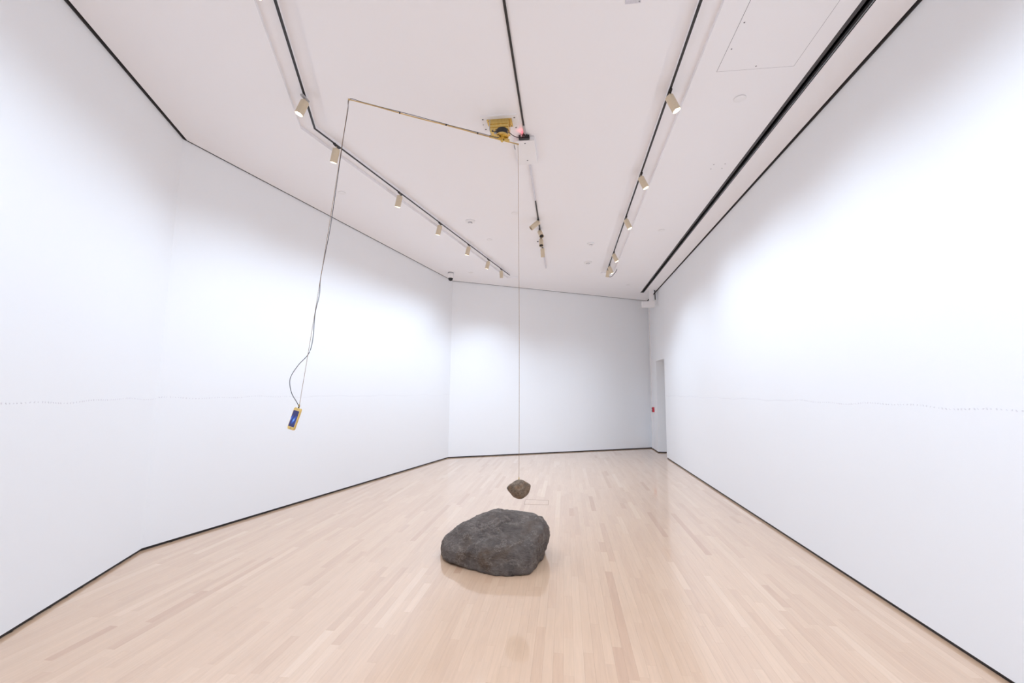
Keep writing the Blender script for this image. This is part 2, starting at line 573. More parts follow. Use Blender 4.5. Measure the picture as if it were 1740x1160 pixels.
# big boulder: tangent planes given by (point on rim, next rim point) seen at its own depth plus facet planes
BC = Vector((-0.62, 4.06, 0.16))
RIM = [(-1.134, 0.082), (-1.099, 0.188), (-1.019, 0.280), (-0.923, 0.319), (-0.776, 0.403), (-0.643, 0.441),
       (-0.330, 0.445), (-0.243, 0.430), (-0.165, 0.356), (-0.133, 0.279), (-0.136, 0.221), (-0.179, 0.124), (-0.242, -0.079), (-0.284, -0.105),
       (-0.477, -0.124), (-0.973, -0.079), (-1.040, -0.059), (-1.101, -0.017), (-1.128, 0.033)]
RIM = [Vector((a, 4.0, b)) for a, b in RIM]
planes = []
GROW = 1.03
rc = sum(RIM, Vector()) / len(RIM)
RIM = [rc + (r - rc) * GROW for r in RIM]
for a, b in zip(RIM, RIM[1:] + RIM[:1]):
    n = (a - CAMP).cross(b - CAMP).normalized()
    if n.dot(BC - CAMP) > 0: n = -n
    planes.append((a, n))
planes += [
    ((-0.60, 4.02, 0.290), (0.02, -0.36, 0.93)),      # long upper slope
    ((-0.95, 3.98, 0.19), (-0.42, -0.50, 0.76)),      # left shoulder
    ((-0.30, 3.93, 0.275), (0.25, -0.62, 0.74)),       # right shoulder
    ((-0.62, 3.735, 0.10), (0.05, -0.93, 0.30)),      # front face
    ((-0.88, 3.80, 0.10), (-0.30, -0.90, 0.12)),      # brown lower-left face
    ((-0.40, 3.69, 0.06), (0.18, -0.95, 0.10)),       # lower right face
    ((-0.21, 3.95, 0.12), (0.90, -0.30, 0.05)),       # right end
    ((-0.60, 4.52, 0.15), (0.05, 0.93, 0.20)),        # back
    ((-1.02, 4.35, 0.15), (-0.70, 0.65, 0.20)),
    ((-0.22, 4.40, 0.15), (0.72, 0.62, 0.25)),
    ((-0.62, 4.30, 0.395), (-0.03, 0.42, 0.90)),      # back top
    ((-0.55, 4.0, 0.002), (0, 0, -1)),                # resting face
    ((-0.85, 3.85, -0.006), (-0.16, -0.22, -0.95)),    # undercut on the left
]
rk = random.Random(5)
FR = []
rough = faceted(BC, planes, 40, 4)
hull = [v.co.copy() for v in rough.verts]; rough.free()
for k in range(70):                                   # flakes struck off the corners
    n = Vector((rk.gauss(0, 0.9), rk.gauss(-0.35, 0.8), rk.gauss(0.25, 0.6))).normalized()
    sup = max(n.dot(v) for v in hull)
    FR.append((BC + n * (sup - rk.uniform(0.006, 0.024)), n))
bm = faceted(BC, planes + FR, 60, 6)
for v in bm.verts:
    p = v.co.copy(); u = p.normalized()
    q = p * 3.1 + Vector((3.1, 7.7, 1.2))
    low = noise.fractal(q, 1.0, 2.0, 3) * 0.010
    rg = noise.ridged_multi_fractal(p * 4.2 + Vector((9, 2, 4)), 0.85, 2.15, 6, 0.9, 2.0)
    st = p.z * 0.80 + p.x * 0.20 - p.y * 0.34 + 0.02 * noise.noise(p * 5)
    ledge = st * 22 - math.floor(st * 22)                      # stepped, slabby breakage
    strat = (ledge ** 3 - 0.25) * 0.006 * max(0.0, noise.noise(p * 3.3 + Vector((5, 5, 1))) + 0.25)
    cell = noise.voronoi(p * 7.5 + Vector((1.3, 0.2, 0.9)))[0]
    fine = noise.fractal(p * 30, 0.6, 2.2, 5) * 0.0062
    v.co += u * (low + (rg - 1.1) * 0.015 + strat + min(cell[1] - cell[0], 0.18) * 0.030 + fine + 0.002)
zmin = min((v.co + BC).z for v in bm.verts)
for v in bm.verts:
    z = v.co.z + BC.z
    if z < 0.004: v.co.z = 0.004 - BC.z - (0.004 - z) * 0.15
zmin = min(v.co.z for v in bm.verts)
base = Vector((BC.x, BC.y, 0))
bmesh.ops.translate(bm, vec=Vector((0, 0, -zmin)), verts=bm.verts)
boulder = finish('boulder', bm, M['boulder'], smooth=True)
boulder.location = base
tag(boulder, 'large dark grey faceted boulder resting on the pale wood floor', 'boulder')

# small hanging stone
ARM_Z = 3.83
PIV = Vector((-0.577, 3.788, ARM_Z)); ARM_A = Vector((-1.728, 3.098, ARM_Z)); ARM_B = Vector((-0.438, 3.881, ARM_Z))
SCN = Vector((-0.404, 3.900, 0.655))
RIM2 = [(-0.513, 0.660), (-0.499, 0.684), (-0.483, 0.712), (-0.452, 0.726), (-0.424, 0.731), (-0.408, 0.742), (-0.380, 0.738), (-0.348, 0.724),
        (-0.300, 0.695), (-0.296, 0.683), (-0.304, 0.656), (-0.327, 0.613), (-0.371, 0.577), (-0.390, 0.571), (-0.426, 0.577), (-0.454, 0.590), (-0.478, 0.616)]
RIM2 = [Vector((a, 3.881, b)) for a, b in RIM2]
rc = sum(RIM2, Vector()) / len(RIM2)
RIM2 = [rc + (r - rc) * 1.03 for r in RIM2]
planes = []
for a, b in zip(RIM2, RIM2[1:] + RIM2[:1]):
    n = (a - CAMP).cross(b - CAMP).normalized()
    if n.dot(SCN - CAMP) > 0: n = -n
    planes.append((a, n))
for d, n in ((0.075, (0.1, -0.9, 0.35)), (0.078, (-0.35, -0.85, -0.2)), (0.08, (0.45, -0.8, -0.25)), (0.08, (0, -0.6, -0.75)),
             (0.08, (0, 0.95, 0.1)), (0.085, (-0.6, 0.7, 0.1)), (0.085, (0.6, 0.7, -0.1)), (0.085, (0.1, 0.6, -0.7)), (0.08, (0, 0.5, 0.8)), (0.08, (-0.2, -0.5, 0.8))):
    planes.append((SCN + Vector(n).normalized() * d, n))
bm = faceted(SCN, planes, 20, 5)
for v in bm.verts:
    p = v.co.copy(); u = p.normalized()
    rg = noise.ridged_multi_fractal(p * 22 + Vector((4, 1, 8)), 0.9, 2.1, 5, 0.9, 2.0)
    cell = noise.voronoi(p * 26 + Vector((0.3, 2.2, 0.9)))[0]
    v.co += u * (noise.fractal(p * 14, 1.0, 2.0, 4) * 0.004 + (rg - 1.1) * 0.0022 + min(cell[1] - cell[0], 0.25) * 0.010 - 0.002)
stone = finish('hanging_stone', bm, M['stone'], smooth=True)
stone.location = SCN
tag(stone, 'fist-sized brown stone hanging from a thin chain above the boulder', 'stone')

# ------------------------------------------------------------------ kinetic arm
PX0, PX1, PY0, PY1 = -0.778, -0.433, 3.729, 3.963
mm = thing('ceiling_motor', 'brass bracket and black motor on a white ceiling plate', 'motor', ((PX0 + PX1) / 2, (PY0 + PY1) / 2, H))
bm = bmesh.new(); box(bm, PX0, PX1, PY0, PY1, H - 0.010, H); kid('mounting_plate', bm, M['white'], mm)
for x, y in ((-0.760, 3.770), (-0.462, 3.770), (-0.758, 3.925), (-0.462, 3.925), (-0.770, 3.850)):
    bm = bmesh.new(); r = 0.0085 if x != -0.770 else 0.004
    lathe(bm, [(r * 0.5, H - 0.015), (r, H - 0.013), (r, H - 0.009)], 12, Matrix.Translation((x, y, 0)))
    kid('screw', bm, M['screw'], mm)
bx0, bx1, by0, by1, bz = -0.690, -0.522, 3.775, 3.900, H - 0.112
bm = bmesh.new()
box(bm, bx0, bx1, by0, by0 + 0.006, bz, H - 0.010)
box(bm, bx0, bx1, by0 - 0.006, by0, bz + 0.052, bz + 0.062)
box(bm, bx0, bx1, by0 - 0.005, by0, bz + 0.020, bz + 0.028)
kid('front_plate', bm, M['brass'], mm)
bm = bmesh.new()
box(bm, bx1, bx1 + 0.008, by0, by1, bz, H - 0.010); kid('side_web', bm, M['brass'], mm)
bm = bmesh.new()
box(bm, bx0 - 0.008, bx0, by0, by1, bz, H - 0.010); kid('side_web', bm, M['alu'], mm)
bm = bmesh.new()
box(bm, bx0, bx1, by0 + 0.006, by1, bz, bz + 0.006); kid('bottom_plate', bm, M['brass'], mm)
bm = bmesh.new()
box(bm, bx1 + 0.008, bx1 + 0.034, by0, by1, H - 0.017, H - 0.010); kid('flange', bm, M['brass'], mm)
bm = bmesh.new()
box(bm, bx0 - 0.034, bx0 - 0.008, by0, by1 - 0.03, H - 0.017, H - 0.010); kid('flange', bm, M['brass'], mm)
for x, y in ((bx1 + 0.022, by1 - 0.012), (bx0 - 0.022, by0 + 0.02)):
    bm = bmesh.new(); lathe(bm, [(0.004, H - 0.021), (0.005, H - 0.017)], 10, Matrix.Translation((x, y, 0))); kid('screw', bm, M['screw'], mm)
bm = bmesh.new()
box(bm, bx0, bx0 + 0.05, by0, by0 + 0.005, bz - 0.024, bz); kid('tab', bm, M['brass'], mm)
bm = bmesh.new(); lathe(bm, [(0.004, 0), (0.004, 0.006)], 10, Matrix.Translation((bx0 + 0.028, by0 + 0.001, bz - 0.01)) @ Matrix.Rotation(math.pi / 2, 4, 'X')); kid('screw', bm, M['screw'], mm)
bm = bmesh.new()
lathe(bm, [(0.049, 3.874), (0.053, 3.878), (0.053, 3.922), (0.049, bz)], 28, Matrix.Translation((PIV.x, PIV.y + 0.002, 0)))
kid('motor_body', bm, M['black'], mm, True)
bm = bmesh.new()
bevel_box(bm, -0.655, -0.622, 3.785, 3.815, bz - 0.024, bz, 0.003); kid('terminal_block', bm, M['track_grey'], mm)
bm = bmesh.new()
tube(bm, spline([(-0.665, 3.78, bz - 0.004), (-0.668, 3.765, 3.905), (-0.645, 3.76, 3.894), (-0.618, 3.77, 3.90)], 6), 0.0035)
kid('jumper_wire', bm, M['black'], mm, True)

ra = thing('rotating_arm', 'long thin brass rod arm turning under the ceiling motor', 'arm', PIV)
bm = bmesh.new()
pts = [ARM_A.lerp(ARM_B, i / 24) + Vector((0, 0, 0.0035 * math.sin(i * 0.55) * (1 - i / 24))) for i in range(25)]
tube(bm, pts, [0.0042 + 0.0018 * min(1, i / 14) for i in range(25)], 10)
kid('rod', bm, M['brass_dull'], ra, True)
bm = bmesh.new()
lathe(bm, [(0.052, 3.853), (0.061, 3.856), (0.061, 3.866), (0.054, 3.868), (0.054, 3.874)], 32, Matrix.Translation((PIV.x, PIV.y, 0)))
kid('flange_disc', bm, M['brass'], ra)
bm = bmesh.new()
lathe(bm, [(0.010, 3.808), (0.013, 3.812), (0.013, 3.835), (0.020, 3.838), (0.020, 3.853)], 20, Matrix.Translation((PIV.x, PIV.y, 0)))
kid('hub', bm, M['brass'], ra)
dr = (ARM_A - PIV).normalized()
bm = bmesh.new()
tx, ty, tz = frame_along(dr)
mt4 = Matrix((tx, ty, tz)).transposed().to_4x4(); mt4.translation = PIV + dr * 0.02
box(bm, -0.009, 0.009, -0.008, 0.010, -0.015, 0.105, mt4); kid('clamp_bar', bm, M['brass'], ra)
mt4.translation = PIV - dr * 0.02
bm = bmesh.new(); box(bm, -0.012, 0.012, -0.006, 0.016, -0.050, 0.004, mt4); kid('counter_clamp', bm, M['brass'], ra)
for s, p in ((1, ARM_A), (-1, ARM_B)):
    bm = bmesh.new(); mt4.translation = p
    lathe(bm, [(0.0055, -0.008), (0.0075, -0.004), (0.0075, 0.004), (0.0055, 0.008)], 12, mt4); kid('end_cap', bm, M['brass_dull'], ra)
for f in (0.30, 0.31, 0.60, 0.955):
    bm = bmesh.new(); mt4.translation = ARM_A.lerp(PIV, f if f != 0.31 else 0.82)
    lathe(bm, [(0.0085, -0.005), (0.0085, 0.005)], 10, mt4); kid('cable_tie', bm, M['black'], ra)

def ball_chain(name, a, b, sag, label):
    """beaded chain from a to b"""
    a, b = Vector(a), Vector(b)
    n = int((b - a).length / 0.0062)
    bm0 = bmesh.new()
    tmp = bmesh.new(); bmesh.ops.create_icosphere(tmp, subdivisions=1, radius=0.0025)
    vv = [v.co.copy() for v in tmp.verts]; ff = [[v.index for v in f.verts] for f in tmp.faces]; tmp.free()
    verts, faces = [], []
    for i in range(n + 1):
        t_ = i / n
        c = a.lerp(b, t_) + sag * math.sin(math.pi * t_) - a
        k = len(verts)
        verts += [v + c for v in vv]; faces += [[k + j for j in f] for f in ff]
    bm0.free()
    me = bpy.data.meshes.new('beads'); me.from_pydata(verts, [], faces)
    me.materials.append(M['chain'])
    bd = bpy.data.objects.new('beads', me); COL.objects.link(bd)
    root = thing(name, label, 'chain', a); bd.parent = root; bd['kind'] = 'stuff'
    bm = bmesh.new()
    tube(bm, [a.lerp(b, i / 20) + sag * math.sin(math.pi * i / 20) for i in range(21)], 0.0013, 6)
    kid('wire', bm, M['chain'], root)
    bm = bmesh.new()
    lathe(bm, [(0.003, -0.012), (0.0042, -0.009), (0.0042, 0.009), (0.003, 0.012)], 10, Matrix.Translation(b))
    kid('connector', bm, M['brass'], root)
    return root

st_top = SCN + Vector((-0.002, 0.0, 0.085))
ball_chain('bead_chain', ARM_B, st_top, Vector((0.006, 0.002, 0)), 'thin brass bead chain dropping from the short arm end to the stone')
PH_TOP = Vector((-1.917, 2.985, 1.378))
SAG = Vector((-0.022, 0.012, 0.0))
ball_chain('bead_chain', ARM_A, PH_TOP, -SAG * 0.35, 'thin brass bead chain slanting from the long arm end to the phone')

# charging cable: down beside the chain with a slack bow above the phone, and back along the rod to the hub
side = Vector((-0.80, 0.60, 0)).normalized()
rgt = Vector((0.848, 0.53, 0)).normalized()
ct = []
ct += [PIV + Vector((-0.02, -0.01, 0.022)), PIV + dr * 0.07 + Vector((0, 0, -0.005)) + Vector((0.01, -0.03, -0.012)), PIV + dr * 0.115 + Vector((0.0, -0.018, -0.005)), PIV + dr * 0.14 + Vector((0, 0, 0.007))]
for f in (0.2, 0.35, 0.5, 0.65, 0.8, 0.92):
    ct.append(PIV.lerp(ARM_A, f) + Vector((0, 0, 0.008 + 0.002 * math.sin(f * 31))))
ct.append(ARM_A + Vector((0.003, 0, 0.004)))
for f, s in ((0.04, 0.004), (0.15, 0.004), (0.3, 0.010), (0.45, 0.014), (0.6, 0.004), (0.66, 0.014), (0.72, 0.006), (0.80, 0.018), (0.845, 0.005), (0.88, -0.050), (0.92, -0.088), (0.96, -0.066), (0.988, -0.022), (1.0, -0.004)):
    ct.append(ARM_A.lerp(PH_TOP, f) + rgt * s)
bm = bmesh.new(); tube(bm, spline(ct, 7), 0.0026, 8)
cc = finish('charging_cable', bm, M['cable'], smooth=True)
tag(cc, 'grey charging cable following the rod and bowing out above the phone', 'cable')

# phone
ax = (Vector((-1.955, 2.962, 1.210)) - PH_TOP).normalized()          # long axis, pointing down
view = (PH_TOP - CAMP).normalized()
hr = view.cross(Vector((0, 0, 1))).normalized()
fn = (-view).copy()
fn = (fn - ax * fn.dot(ax)).normalized()
fn = (Matrix.Rotation(math.radians(47), 3, ax) @ fn).normalized()      # screen normal
wd = fn.cross(-ax).normalized() * -1
PL, PWD, PTH = 0.158, 0.068, 0.017
ph = bpy.data.objects.new('smartphone', None); COL.objects.link(ph); ph.empty_display_size = 0.05
mphone = Matrix((wd, -fn, -ax)).transposed().to_4x4()
mphone.translation = PH_TOP + ax * (PL + 0.016)
ph.matrix_world = mphone
tag(ph, 'gold-framed smartphone with a glowing blue screen dangling above the floor', 'phone')
bm = bmesh.new()
CR = 0.013
outline = []
for cx, cz, a0 in ((PWD / 2 - CR, PL - CR, 0), (-PWD / 2 + CR, PL - CR, 90), (-PWD / 2 + CR, CR, 180), (PWD / 2 - CR, CR, 270)):
    outline += [(cx + CR * math.cos(math.radians(a0 + 18 * k)), cz + CR * math.sin(math.radians(a0 + 18 * k))) for k in range(6)]
def ring_at(y, inset):
    c = Vector((0, PL / 2)); out = []
    for px_, pz_ in outline:
        out.append(bm.verts.new((px_ * (1 - inset / (PWD / 2)), y, PL / 2 + (pz_ - PL / 2) * (1 - inset / (PL / 2)))))
    return out
rings_ = [ring_at(y_, i_) for y_, i_ in ((-PTH / 2, 0.0022), (-PTH / 2 + 0.0022, 0), (PTH / 2 - 0.003, 0), (PTH / 2, 0.003))]
for a_, b_ in zip(rings_, rings_[1:]):
    for k in range(len(a_)):
        bm.faces.new([a_[k], a_[(k + 1) % len(a_)], b_[(k + 1) % len(a_)], b_[k]])
bm.faces.new(rings_[0]); bm.faces.new(rings_[-1])
finish('case', bm, M['gold'], ph)
bm = bmesh.new(); box(bm, -PWD / 2 + 0.006, PWD / 2 - 0.006, -PTH / 2 - 0.0008, -PTH / 2 + 0.001, 0.021, PL - 0.021)
finish('screen', bm, M['screen'], ph)
bm = bmesh.new(); lathe(bm, [(0.0062, 0), (0.0062, 0.0012)], 16, Matrix.Translation((0, -PTH / 2, 0.011)) @ Matrix.Rotation(math.pi / 2, 4, 'X'))
finish('home_button', bm, M['brass_dull'], ph)
bm = bmesh.new(); box(bm, -0.007, 0.007, -PTH / 2 - 0.0006, -PTH / 2 + 0.001, PL - 0.011, PL - 0.0085)
finish('earpiece', bm, M['brass_dull'], ph)
bm = bmesh.new(); bevel_box(bm, -0.0045, 0.0045, -0.003, 0.003, PL - 0.001, PL + 0.020, 0.0012, 1)
finish('cable_plug', bm, M['black'], ph)

# ------------------------------------------------------------------ light tracks
def rail(name, pts, wdt, z0, z1, mat, label, parent=None):
    bm = bmesh.new()
    for a, b in zip(pts, pts[1:]):
        a, b = Vector(a), Vector(b)
        d = (b - a).normalized(); n = perp(d) * wdt / 2
        prism(bm, [a - n, b - n, b + n, a + n], z0, z1)
    if parent is not None: return kid(name, bm, mat, parent)
    o = finish(name, bm, mat); return tag(o, label, 'track')
TW = 0.019
LB = bent(0, 5.0, 5.70)
def recessed_track(pts, label, loc):
    t = thing('light_track', label, 'track', loc)
    rail('rail', pts, TW, H - 0.006, H, M['track'], None, t)
    rail('fixing_spine', pts, 0.014, H, H + TD, M['ceiling'], None, t)
recessed_track(LB, 'black lighting track that bends in a trough along the angled wall', (BEND.x, BEND.y, H))
recessed_track([(0.887, -1.7), (0.887, 8.95)], 'straight black lighting track in a trough beside the ceiling slot', (0.887, 3.6, H))
ctr = thing('light_track', 'black and white lighting track running past the ceiling motor', 'track', (-0.388, 0.2, H))
rail('track_section', [(-0.388, -1.7), (-0.388, 3.90)], 0.017, H - 0.010, H, M['track'], None, ctr)
rail('track_section', [(-0.388, 3.90), (-0.388, 4.06)], 0.020, H - 0.018, H, M['track_grey'], None, ctr)
rail('track_section', [(-0.388, 4.56), (-0.388, 5.55)], TW, H - 0.022, H, M['track_white'], None, ctr)
rail('track_section', [(-0.388, 5.55), (-0.388, 6.95)], 0.017, H - 0.012, H, M['track'], None, ctr)
rail('track_section', [(-0.388, 6.95), (-0.388, 8.80)], TW, H - 0.022, H, M['track_white'], None, ctr)

spot_id = [0]
def track_head(pos, aim, label, lit=True, power=1.0, group=None, zt=H - 0.006, stem=0.05, grey=False, ln=0.135, rec=0.026, cone=142):
    """pos: xy on the rail; aim: direction the lamp points to"""
    root = thing('track_spotlight', label, 'spotlight', (pos[0], pos[1], zt), group)
    bm = bmesh.new()
    bevel_box(bm, -0.014, 0.014, -0.05, 0.05, -0.016, 0.0, 0.003, 1)
    ad = finish('adapter', bm, M['track_grey'] if grey else M['track'], root)
    bm = bmesh.new(); lathe(bm, [(0.006, -stem), (0.006, -0.016)], 10); finish('stem', bm, M['head'], root)
    R_ = rot_to(aim)
    T = Matrix.Translation((0, 0, -stem)) @ R_
    rad = 0.036
    bm = bmesh.new()
    lathe(bm, [(rad * 0.90, 0.010), (rad, 0.004), (rad, -ln + 0.004), (rad * 0.96, -ln), (rad * 0.90, -ln), (rad * 0.88, -ln + 0.045)], 24, T, cap=False)
    lathe(bm, [(0.001, 0.0101), (rad * 0.90, 0.010)], 24, T, cap=False)
    hs = finish('housing', bm, M['head'], root, False)
    bm = bmesh.new(); lathe(bm, [(rad * 0.88, -ln + rec), (rad * 0.88, -ln + rec + 0.006)], 24, T)
    finish('lens', bm, M['lens'] if lit else M['glass_off'], root)
    bm = bmesh.new(); lathe(bm, [(0.009, -0.012), (0.009, 0.012)], 10, Matrix.Translation((0, 0, -stem)) @ Matrix.Rotation(math.pi / 2, 4, 'Y'))
    finish('pivot', bm, M['head'], root)
    if lit:
        ld = bpy.data.lights.new('lamp', 'SPOT')
        ld.energy = SPOT_W * power; ld.color = SPOT_COL
        ld.spot_size = math.radians(cone); ld.spot_blend = 1.0
        ld.shadow_soft_size = 0.04
        lo = bpy.data.objects.new('lamp', ld); COL.objects.link(lo); lo.parent = root
        mouth = T @ Vector((0, 0, -ln - 0.01))
        down = Vector(aim).normalized() * 0.52 + Vector((0, 0, -0.48))      # beam turned lower than the barrel to even the light on the walls
        lo.matrix_local = Matrix.Translation(mouth) @ rot_to(down)
    return root

def lean(side_dir, deg, fwd=0.0):
    s = Vector((side_dir[0], side_dir[1], 0)).normalized()
    a = math.radians(deg)
    return s * math.sin(a) + Vector((0, 0, -math.cos(a)))
LN = -perp(dn); LF = -perp(df)
GL = 'spotlights on the bent track'
GR = 'spotlights on the straight right track'
OFF = 'unseen track spotlights above the camera'  # out-of-frame heads, mostly added to light the near end of the room
left_near = [2.20, 1.1, -0.2, -1.4]
LNP = lambda y: (BEND.x + (y - BEND.y) * dn.x / dn.y, y)
track_head(LNP(3.30), lean((-0.8, -0.25), 20), 'spotlight shining near the bend of the bent track, on its short leg', group=GL, grey=True, ln=0.12, power=0.5)
ORD = ('first', 'second', 'third', 'fourth')
for k, y in enumerate(left_near):
    track_head(LNP(y), lean(LN, 22), ORD[k] + ' unseen cream spotlight along the short track leg, counted away from the bend lamp', group=OFF, ln=0.12, power=0.6)
far_lab = ['first cream spotlight past the bend on the long angled track leg', 'second cream spotlight past the bend on the long angled track leg',
           'third cream spotlight past the bend on the long angled track leg', 'fourth cream spotlight past the bend on the long angled track leg',
           'next-to-last cream spotlight on the long angled track leg', 'last cream spotlight on the long angled track leg by the rear wall']
for lab, y in zip(far_lab, (4.041, 5.175, 6.218, 7.236, 8.113, 8.80)):
    track_head((BEND.x + (y - BEND.y) * df.x / df.y, y), lean((LF + df * 0.35) if y < 8.5 else (LF * 0.2 + df), 18), lab, group=GL, power=0.8 if y < 8.5 else 1.2, cone=142 if y < 8.5 else 116)
right_lab = ['first cream spotlight nearest the ceiling access panel on the straight track', 'second cream spotlight after the access panel on the straight track',
             'third cream spotlight after the access panel on the straight track', 'fourth cream spotlight after the access panel on the straight track',
             'cream spotlight beside the track power feed', 'cream spotlight at the very end of the straight track']
for lab, y, dg, sd in zip(right_lab, (3.572, 4.989, 6.263, 7.894, 8.70, 8.93), (24, 24, 24, 24, 22, 26), ((1, 0), (1, 0), (1, 0), (1, 0), (1, 0.1), (-0.25, 1))):
    track_head((0.887, y), lean(sd, dg), lab, group=GR, power=0.9 if y < 7 else (1.3 if y > 8.9 else 0.6), cone=142 if y < 7 else (124 if y < 8.9 else 116))
for k, y in enumerate((2.1, 0.8, -0.5, -1.5)):
    track_head((0.887, y), lean((1, 0), 22), ORD[k] + ' unseen cream spotlight on the straight track, counted from the access panel towards the entrance', group=OFF)
# unlit cluster on the middle track
track_head((-0.388, 6.22), lean((-1, -0.2), 48), 'unlit cream spotlight swung sideways on the middle track', lit=False, group='unlit spotlights on the middle track', zt=H - 0.022, stem=0.03, ln=0.15)
track_head((-0.388, 6.60), lean((0.35, -1), 45), 'unlit cream spotlight tilted back on the middle track', lit=False, group='unlit spotlights on the middle track', zt=H - 0.022, stem=0.04, ln=0.15)
track_head((-0.388, 6.98), lean((0.1, -1), 30), 'unlit cream spotlight above the pale sensor on the middle track', lit=False, group='unlit spotlights on the middle track', zt=H - 0.022, stem=0.04, ln=0.13)
track_head((-0.388, 7.42), lean((0.15, 1), 14), 'last unlit cream spotlight on the middle track', lit=False, group='unlit spotlights on the middle track', zt=H - 0.022, stem=0.04, ln=0.14)
# pale sensor block in the cluster
sb = thing('track_sensor', 'small pale sensor block with a dark eye on the middle track', 'sensor', (-0.395, 7.18, H - 0.022))
bm = bmesh.new(); bevel_box(bm, -0.032, 0.032, -0.045, 0.045, -0.075, 0, 0.008); finish('body', bm, M['white'], sb)
bm = bmesh.new(); lathe(bm, [(0.012, 0), (0.012, 0.006)], 12, Matrix.Translation((0, -0.045, -0.045)) @ Matrix.Rotation(math.pi / 2, 4, 'X')); finish('eye', bm, M['black'], sb)
bm = bmesh.new(); lathe(bm, [(0.010, 0), (0.013, 0.006), (0.006, 0.014)], 12, Matrix.Translation((-0.058, -0.05, -0.012))); finish('knob', bm, M['black'], sb)
bm = bmesh.new(); tube(bm, [(-0.058, -0.05, 0.0), (-0.03, -0.03, -0.012)], 0.004); finish('knob_arm', bm, M['track_grey'], sb)
# power feed with cord at the end of the right track
pf = thing('power_feed', 'white track power feed with a short black cord', 'power feed', (0.887, 9.10, H - 0.012))
bm = bmesh.new(); bevel_box(bm, -0.025, 0.025, -0.09, 0.07, -0.035, 0, 0.004); finish('body', bm, M['white'], pf)
bm = bmesh.new(); lathe(bm, [(0.018, 0), (0.02, 0.02), (0.012, 0.04)], 12, Matrix.Translation((0.02, 0.03, -0.075))); finish('plug', bm, M['black'], pf)
bm = bmesh.new(); tube(bm, spline([(0.02, 0.03, -0.06), (0.04, 0.05, -0.12), (0.10, 0.02, -0.11), (0.17, -0.03, -0.03), (0.19, -0.05, 0.012)], 8), 0.006); finish('cord', bm, M['black'], pf, True)

# ------------------------------------------------------------------ ceiling fittings
sd_ = thing('slot_channel', 'long black recessed channel slot in the ceiling beside the right-hand wall', 'ceiling slot', (1.967, 4.7, H))
bm = bmesh.new()
box(bm, 1.912, 1.922, -1.9, 11.3, H + 0.001, H + 0.10); box(bm, 2.012, 2.022, -1.9, 11.3, H + 0.001, H + 0.10)
box(bm, 1.912, 2.022, -1.9, 11.3, H + 0.10, H + 0.11); box(bm, 1.912, 2.022, 11.3, 11.31, H + 0.001, H + 0.10); box(bm, 1.912, 2.022, -1.91, -1.9, H + 0.001, H + 0.10)
kid('channel', bm, M['slot'], sd_)
bm = bmesh.new(); box(bm, 1.924, 1.955, -1.9, 11.3, H + 0.004, H + 0.012); kid('fin', bm, M['fin'], sd_)
bm = bmesh.new(); box(bm, 1.998, 2.003, -1.9, 11.3, H + 0.002, H + 0.03); kid('edge_rail', bm, M['alu'], sd_)
bm = bmesh.new(); box(bm, 2.006, 2.012, -1.9, 11.3, H + 0.002, H + 0.03); kid('edge_strip', bm, M['track'], sd_)

# white conduit box with plugs
cb = thing('conduit_box', 'white screwed conduit box on the ceiling behind the motor', 'box', (-0.40, 4.325, H))
bm = bmesh.new(); bevel_box(bm, -0.505, -0.295, 4.10, 4.56, H - 0.05, H, 0.003, 1); kid('cover', bm, M['white'], cb)
for x, y in ((-0.395, 4.14), (-0.398, 4.47)):
    bm = bmesh.new(); lathe(bm, [(0.004, H - 0.054), (0.008, H - 0.050)], 12, Matrix.Translation((x, y, 0))); kid('screw', bm, M['screw'], cb)
bm = bmesh.new(); tube(bm, spline([(-0.507, 4.16, H - 0.044), (-0.509, 4.20, H - 0.05), (-0.507, 4.25, H - 0.044)], 6), 0.004); kid('latch', bm, M['screw'], cb)
ps = thing('power_strip', 'black power strip with plugs and a glowing red light against the conduit box', 'power strip', (-0.40, 4.085, H))
bm = bmesh.new(); bevel_box(bm, -0.452, -0.345, 4.062, 4.099, H - 0.040, H - 0.006, 0.003, 1); kid('body', bm, M['black'], ps)
for x0, x1, z0, z1, y0 in ((-0.405, -0.386, H - 0.035, H - 0.002, 4.03), (-0.430, -0.414, H - 0.03, H - 0.006, 4.045), (-0.380, -0.366, H - 0.035, H - 0.010, 4.045)):
    bm = bmesh.new(); bevel_box(bm, x0, x1, y0, 4.062, z0, z1, 0.002, 1); kid('plug', bm, M['track_grey'] if x0 == -0.430 else M['black'], ps)
bm = bmesh.new(); tube(bm, spline([(-0.535, 3.80, 3.905), (-0.515, 3.84, 3.925), (-0.49, 3.92, 3.945), (-0.46, 4.00, 3.975), (-0.44, 4.062, 4.012)], 7), 0.0038)
kid('supply_cord', bm, M['black'], ps, True)
bm = bmesh.new(); bevel_box(bm, -0.420, -0.408, 4.00, 4.03, H - 0.014, H - 0.002, 0.002, 1); kid('status_light', bm, M['led'], ps)
ld = bpy.data.lights.new('status_glow', 'POINT'); ld.energy = 0.035; ld.color = (1, 0.08, 0.12); ld.shadow_soft_size = 0.01
lo = bpy.data.objects.new('status_glow', ld); COL.objects.link(lo); lo.parent = ps; lo.location = Vector((-0.428, 3.985, H - 0.03)) - ps.location

